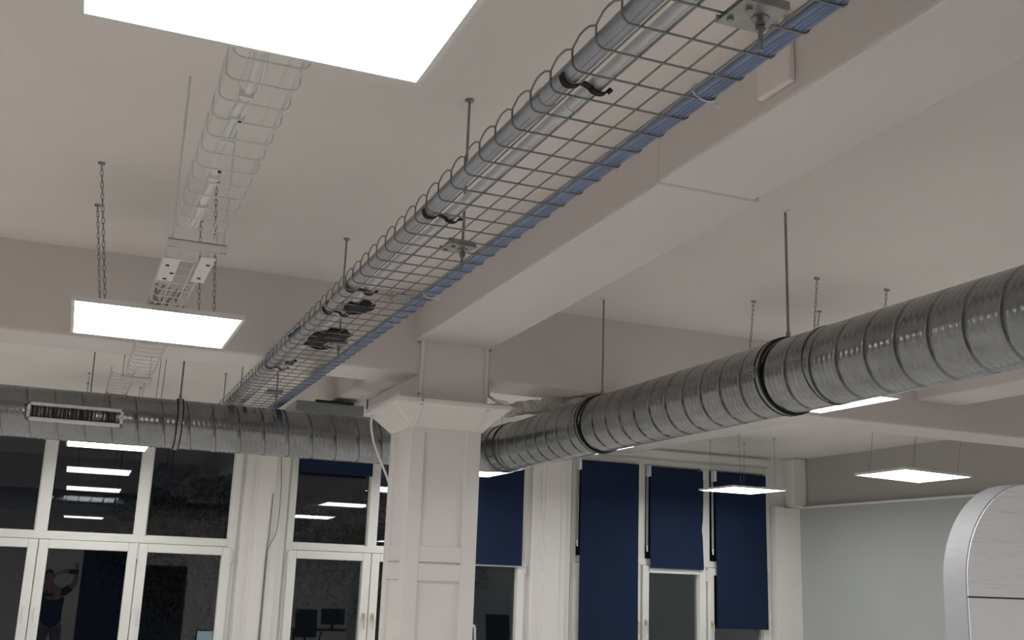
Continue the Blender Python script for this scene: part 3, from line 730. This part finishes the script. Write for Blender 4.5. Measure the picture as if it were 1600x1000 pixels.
def monitor(x, y, w, h, zc, label, scr, face):
    t = thing('monitor', label, 'monitor', (x, y, FZ+.735), 'desk monitors mirrored in the windows')
    MB().cbox((x, y, zc), (w, .04, h)).build('screen_housing', 'dark', t, bevel=.006)
    MB().cbox((x, y+face*.0215, zc), (w-.03, .002, h-.03)).build('display', scr, t)
    MB().cbox((x, y-face*.03, (zc+FZ+.735)/2), (.06, .02, zc-FZ-.735)).build('stand', 'dark', t)
    MB().cbox((x, y-face*.03, FZ+.742), (.24, .18, .014)).build('stand_base', 'dark', t)
monitor(5.4, -3.2, .5, .32, FZ+.99, 'dark computer monitor mirrored in the middle window', 'dark', 1)
monitor(1.70, 6.15, .26, .26, FZ+.93, 'monitor with a pale lit screen mirrored low in the left window', 'screen', 1)

# the photographer, seen mirrored in the left window
def skin_mesh(name, verts, edges, radii, m, parent, root=0, sub=2):
    me = bpy.data.meshes.new(name); me.from_pydata([(a, b, c-FZ) for a, b, c in verts], edges, [])
    o = link(bpy.data.objects.new(name, me), parent); me.materials.append(M[m])
    sk = o.modifiers.new('skin', 'SKIN'); sk.use_smooth_shade = True
    d = me.skin_vertices[0].data
    for i, r in enumerate(radii): d[i].radius = r if isinstance(r, tuple) else (r, r)
    d[root].use_root = True
    sb = o.modifiers.new('subdivision', 'SUBSURF'); sb.levels = sub; sb.render_levels = sub
    return o
pr = thing('person', 'person in a navy shirt raising a phone overhead, mirrored in the left window', 'person', (0, 0, FZ))
ox, oy = -.09, -.34
V = [(ox, oy, -.83), (ox, oy, -.65), (ox, oy, -.47), (ox, oy, -.36), (ox-.03, oy+.01, -.29), (ox-.08, oy+.03, -.20),                   # pelvis..neck..skull base
     (ox+.10, oy, -.88), (ox+.12, oy+.02, -1.28), (ox+.13, oy-.01, -1.67), (ox+.13, oy+.13, -1.715),                                         # right leg
     (ox-.10, oy, -.88), (ox-.12, oy+.02, -1.28), (ox-.13, oy-.01, -1.67), (ox-.13, oy+.13, -1.715),
     (ox+.17, oy, -.38), (ox+.33, oy+.12, -.20), (ox+.31, oy+.24, .0), 
     (ox-.17, oy, -.38), (ox-.15, oy+.18, -.30), (ox+.0, oy+.24, -.08)]
E = [(0,1),(1,2),(2,3),(3,4),(4,5),(0,6),(6,7),(7,8),(8,9),(0,10),(10,11),(11,12),(12,13),(3,14),(14,15),(15,16),(3,17),(17,18),(18,19)]
Rr = [(.16,.11),(.14,.10),(.165,.11),(.12,.08),.055,.06,.09,.06,.042,(.045,.03),.09,.06,.042,(.045,.03),.062,.045,.03,.062,.045,.03]
skin_mesh('body', V, E, Rr, 'skin', pr)
# head with face
hm = MB(); hc = Vector((ox-.10, oy+.06, -.13)); vs = []; nu, nv = 20, 14
for j in range(nv+1):
    ph = PI*j/nv
    for i in range(nu):
        th = 2*PI*i/nu; x, y, z = math.sin(ph)*math.cos(th), math.sin(ph)*math.sin(th), math.cos(ph)
        jaw = 1-.28*max(0, -z); p = Vector((.075*x*jaw, .098*y*(1-.12*max(0, -z)), .118*z))
        if y > .7 and abs(x) < .25 and -.35 < z < .1: p.y += .022*(1-abs(x)/.25)       # nose
        if y > .5 and .02 < z < .25 and .2 < abs(x) < .6: p.y -= .008                   # eye sockets
        vs.append(hc+p)
hm.add(vs, [(j*nu+i, j*nu+(i+1) % nu, (j+1)*nu+(i+1) % nu, (j+1)*nu+i) for j in range(nv) for i in range(nu)], True)
hm.build('head', 'skin', pr)
ey = MB()
for s in (-1, 1): ey.tube([hc+Vector((s*.03-.008, .088, .008)), hc+Vector((s*.03+.008, .088, .008))], .008, 8)
ey.build('eyes', 'white_plastic', pr)
MB().tube([hc+Vector((-.022, .083, -.062)), hc+Vector((0, .090, -.064)), hc+Vector((.022, .083, -.062))], .006, 6).build('mouth', 'skin', pr)
MB().tube([hc+Vector((-.076, 0, -.02)), hc+Vector((-.08, 0, .03))], .014, 8).tube([hc+Vector((.076, 0, -.02)), hc+Vector((.08, 0, .03))], .014, 8).build('ears', 'skin', pr)
hr = MB(); vs = []
for j in range(9):
    ph = PI*.56*j/8
    for i in range(20):
        th = 2*PI*i/20; y = math.sin(th); k = ph*(1-.45*max(0, y)); vs.append(hc+Vector((.083*math.sin(k)*math.cos(th), .106*math.sin(k)*y-.006, .128*math.cos(k))))
hr.add(vs, [(j*20+i, j*20+(i+1) % 20, (j+1)*20+(i+1) % 20, (j+1)*20+i) for j in range(8) for i in range(20)], True).build('hair', 'hair', pr)
skin_mesh('shirt', [(ox, oy, -.98), (ox, oy, -.80), (ox, oy, -.62), (ox, oy, -.46), (ox, oy, -.37), (ox+.16, oy+.0, -.385), (ox+.27, oy+.08, -.27), (ox-.16, oy, -.385), (ox-.165, oy+.10, -.34)],
          [(0,1),(1,2),(2,3),(3,4),(4,5),(5,6),(4,7),(7,8)], [(.19,.14),(.185,.135),(.17,.125),(.19,.13),(.13,.09),.075,.065,.075,.065], 'shirt', pr)
skin_mesh('trousers', [(ox, oy, -.84), (ox+.10, oy, -1.0), (ox+.12, oy+.02, -1.30), (ox+.13, oy-.01, -1.66), (ox-.10, oy, -1.0), (ox-.12, oy+.02, -1.30), (ox-.13, oy-.01, -1.66)],
          [(0,1),(1,2),(2,3),(0,4),(4,5),(5,6)], [(.175,.13),.105,.078,.06,.105,.078,.06], 'trousers', pr)
def hand(wr, palm, dirs, name='hand'):
    wr, palm = Vector(wr), Vector(palm); V = [wr, (wr+palm)/2, palm]; Ed = [(0,1),(1,2)]; R = [.022, (.034,.018), (.036,.017)]
    for k, (base, tip, mid) in enumerate(dirs):
        b = palm+Vector(base); V += [b, b+Vector(mid), b+Vector(tip)]; i = len(V); Ed += [(2 if k else 1, i-3), (i-3, i-2), (i-2, i-1)]; R += [.010, .009, .008]
    skin_mesh(name, V, Ed, R, 'skin', pr, sub=1)
hand((ox+.31, oy+.24, .0), (ox+.33, oy+.265, .04), [((-.02,.01,-.02), (-.05,.03,.01), (-.03,.02,0))]+[((.012-.012*k, .01, .012), (-.035-.004*k, .035, .052-.006*abs(k-1)), (-.01, .02, .04)) for k in range(4)])
hand((ox+.0, oy+.24, -.08), (ox+.12, oy+.265, -.03), [((-.01,.01,.0), (.03,.03,.04), (.01,.02,.02))]+[((.02, .01, .018-.013*k), (.062-.006*abs(k-1), .03, .02-.013*k), (.04, .022, .02-.013*k)) for k in range(4)])
ph = thing('smartphone', 'dark phone held up by the photographer, mirrored in the left window', 'phone', (0, -.04, -.02))
MB().cbox((ox+.27, -.045, -.035), (.16, .009, .076)).build('phone_body', 'dark', ph, bevel=.003)
MB().cyl((ox+.32, -.040, -.015), (ox+.32, -.038, -.015), .008, 10).build('camera_lens', 'rubber', ph)

# ------------------------------------------------------------------ outside: night trees
def tree(x, y, h, rad, label, seed):
    rnd = random.Random(seed); t = thing('tree', label, 'tree', (x, y, FZ-1.5), 'trees outside at night')
    MB().tube([(x, y, FZ-1.5), (x+.1, y, FZ+.6), (x, y+.1, h-.3)], [.16, .12, .06], 8).build('trunk', 'bark', t)
    m = MB()
    for i in range(5000):
        a, b, rr = rnd.uniform(0, 2*PI), rnd.uniform(-1, 1), rad*rnd.random()**.4*(.8+.3*math.sin(3*rnd.random()))
        c = Vector((x+rr*math.cos(a)*math.sqrt(1-b*b)*1.3, y+rr*.8*math.sin(a)*math.sqrt(1-b*b), h+rr*b*.9)); s = rnd.uniform(.025, .055)
        u = Vector((rnd.gauss(0, 1), rnd.gauss(0, 1), rnd.gauss(0, 1))).normalized(); v = u.orthogonal().normalized()
        m.add([c-u*s, c+v*s*.5, c+u*s, c-v*s*.5], [(0, 1, 2, 3)])
    o = m.build('foliage', 'foliage', t); o['kind'] = 'stuff'
tree(1.6, 12.6, .15, 1.0, 'dark leafy tree outside behind the left window, faint at night', 3)
tree(3.9, 13.6, .2, .95, 'dark leafy tree outside behind the pane left of the column', 5)
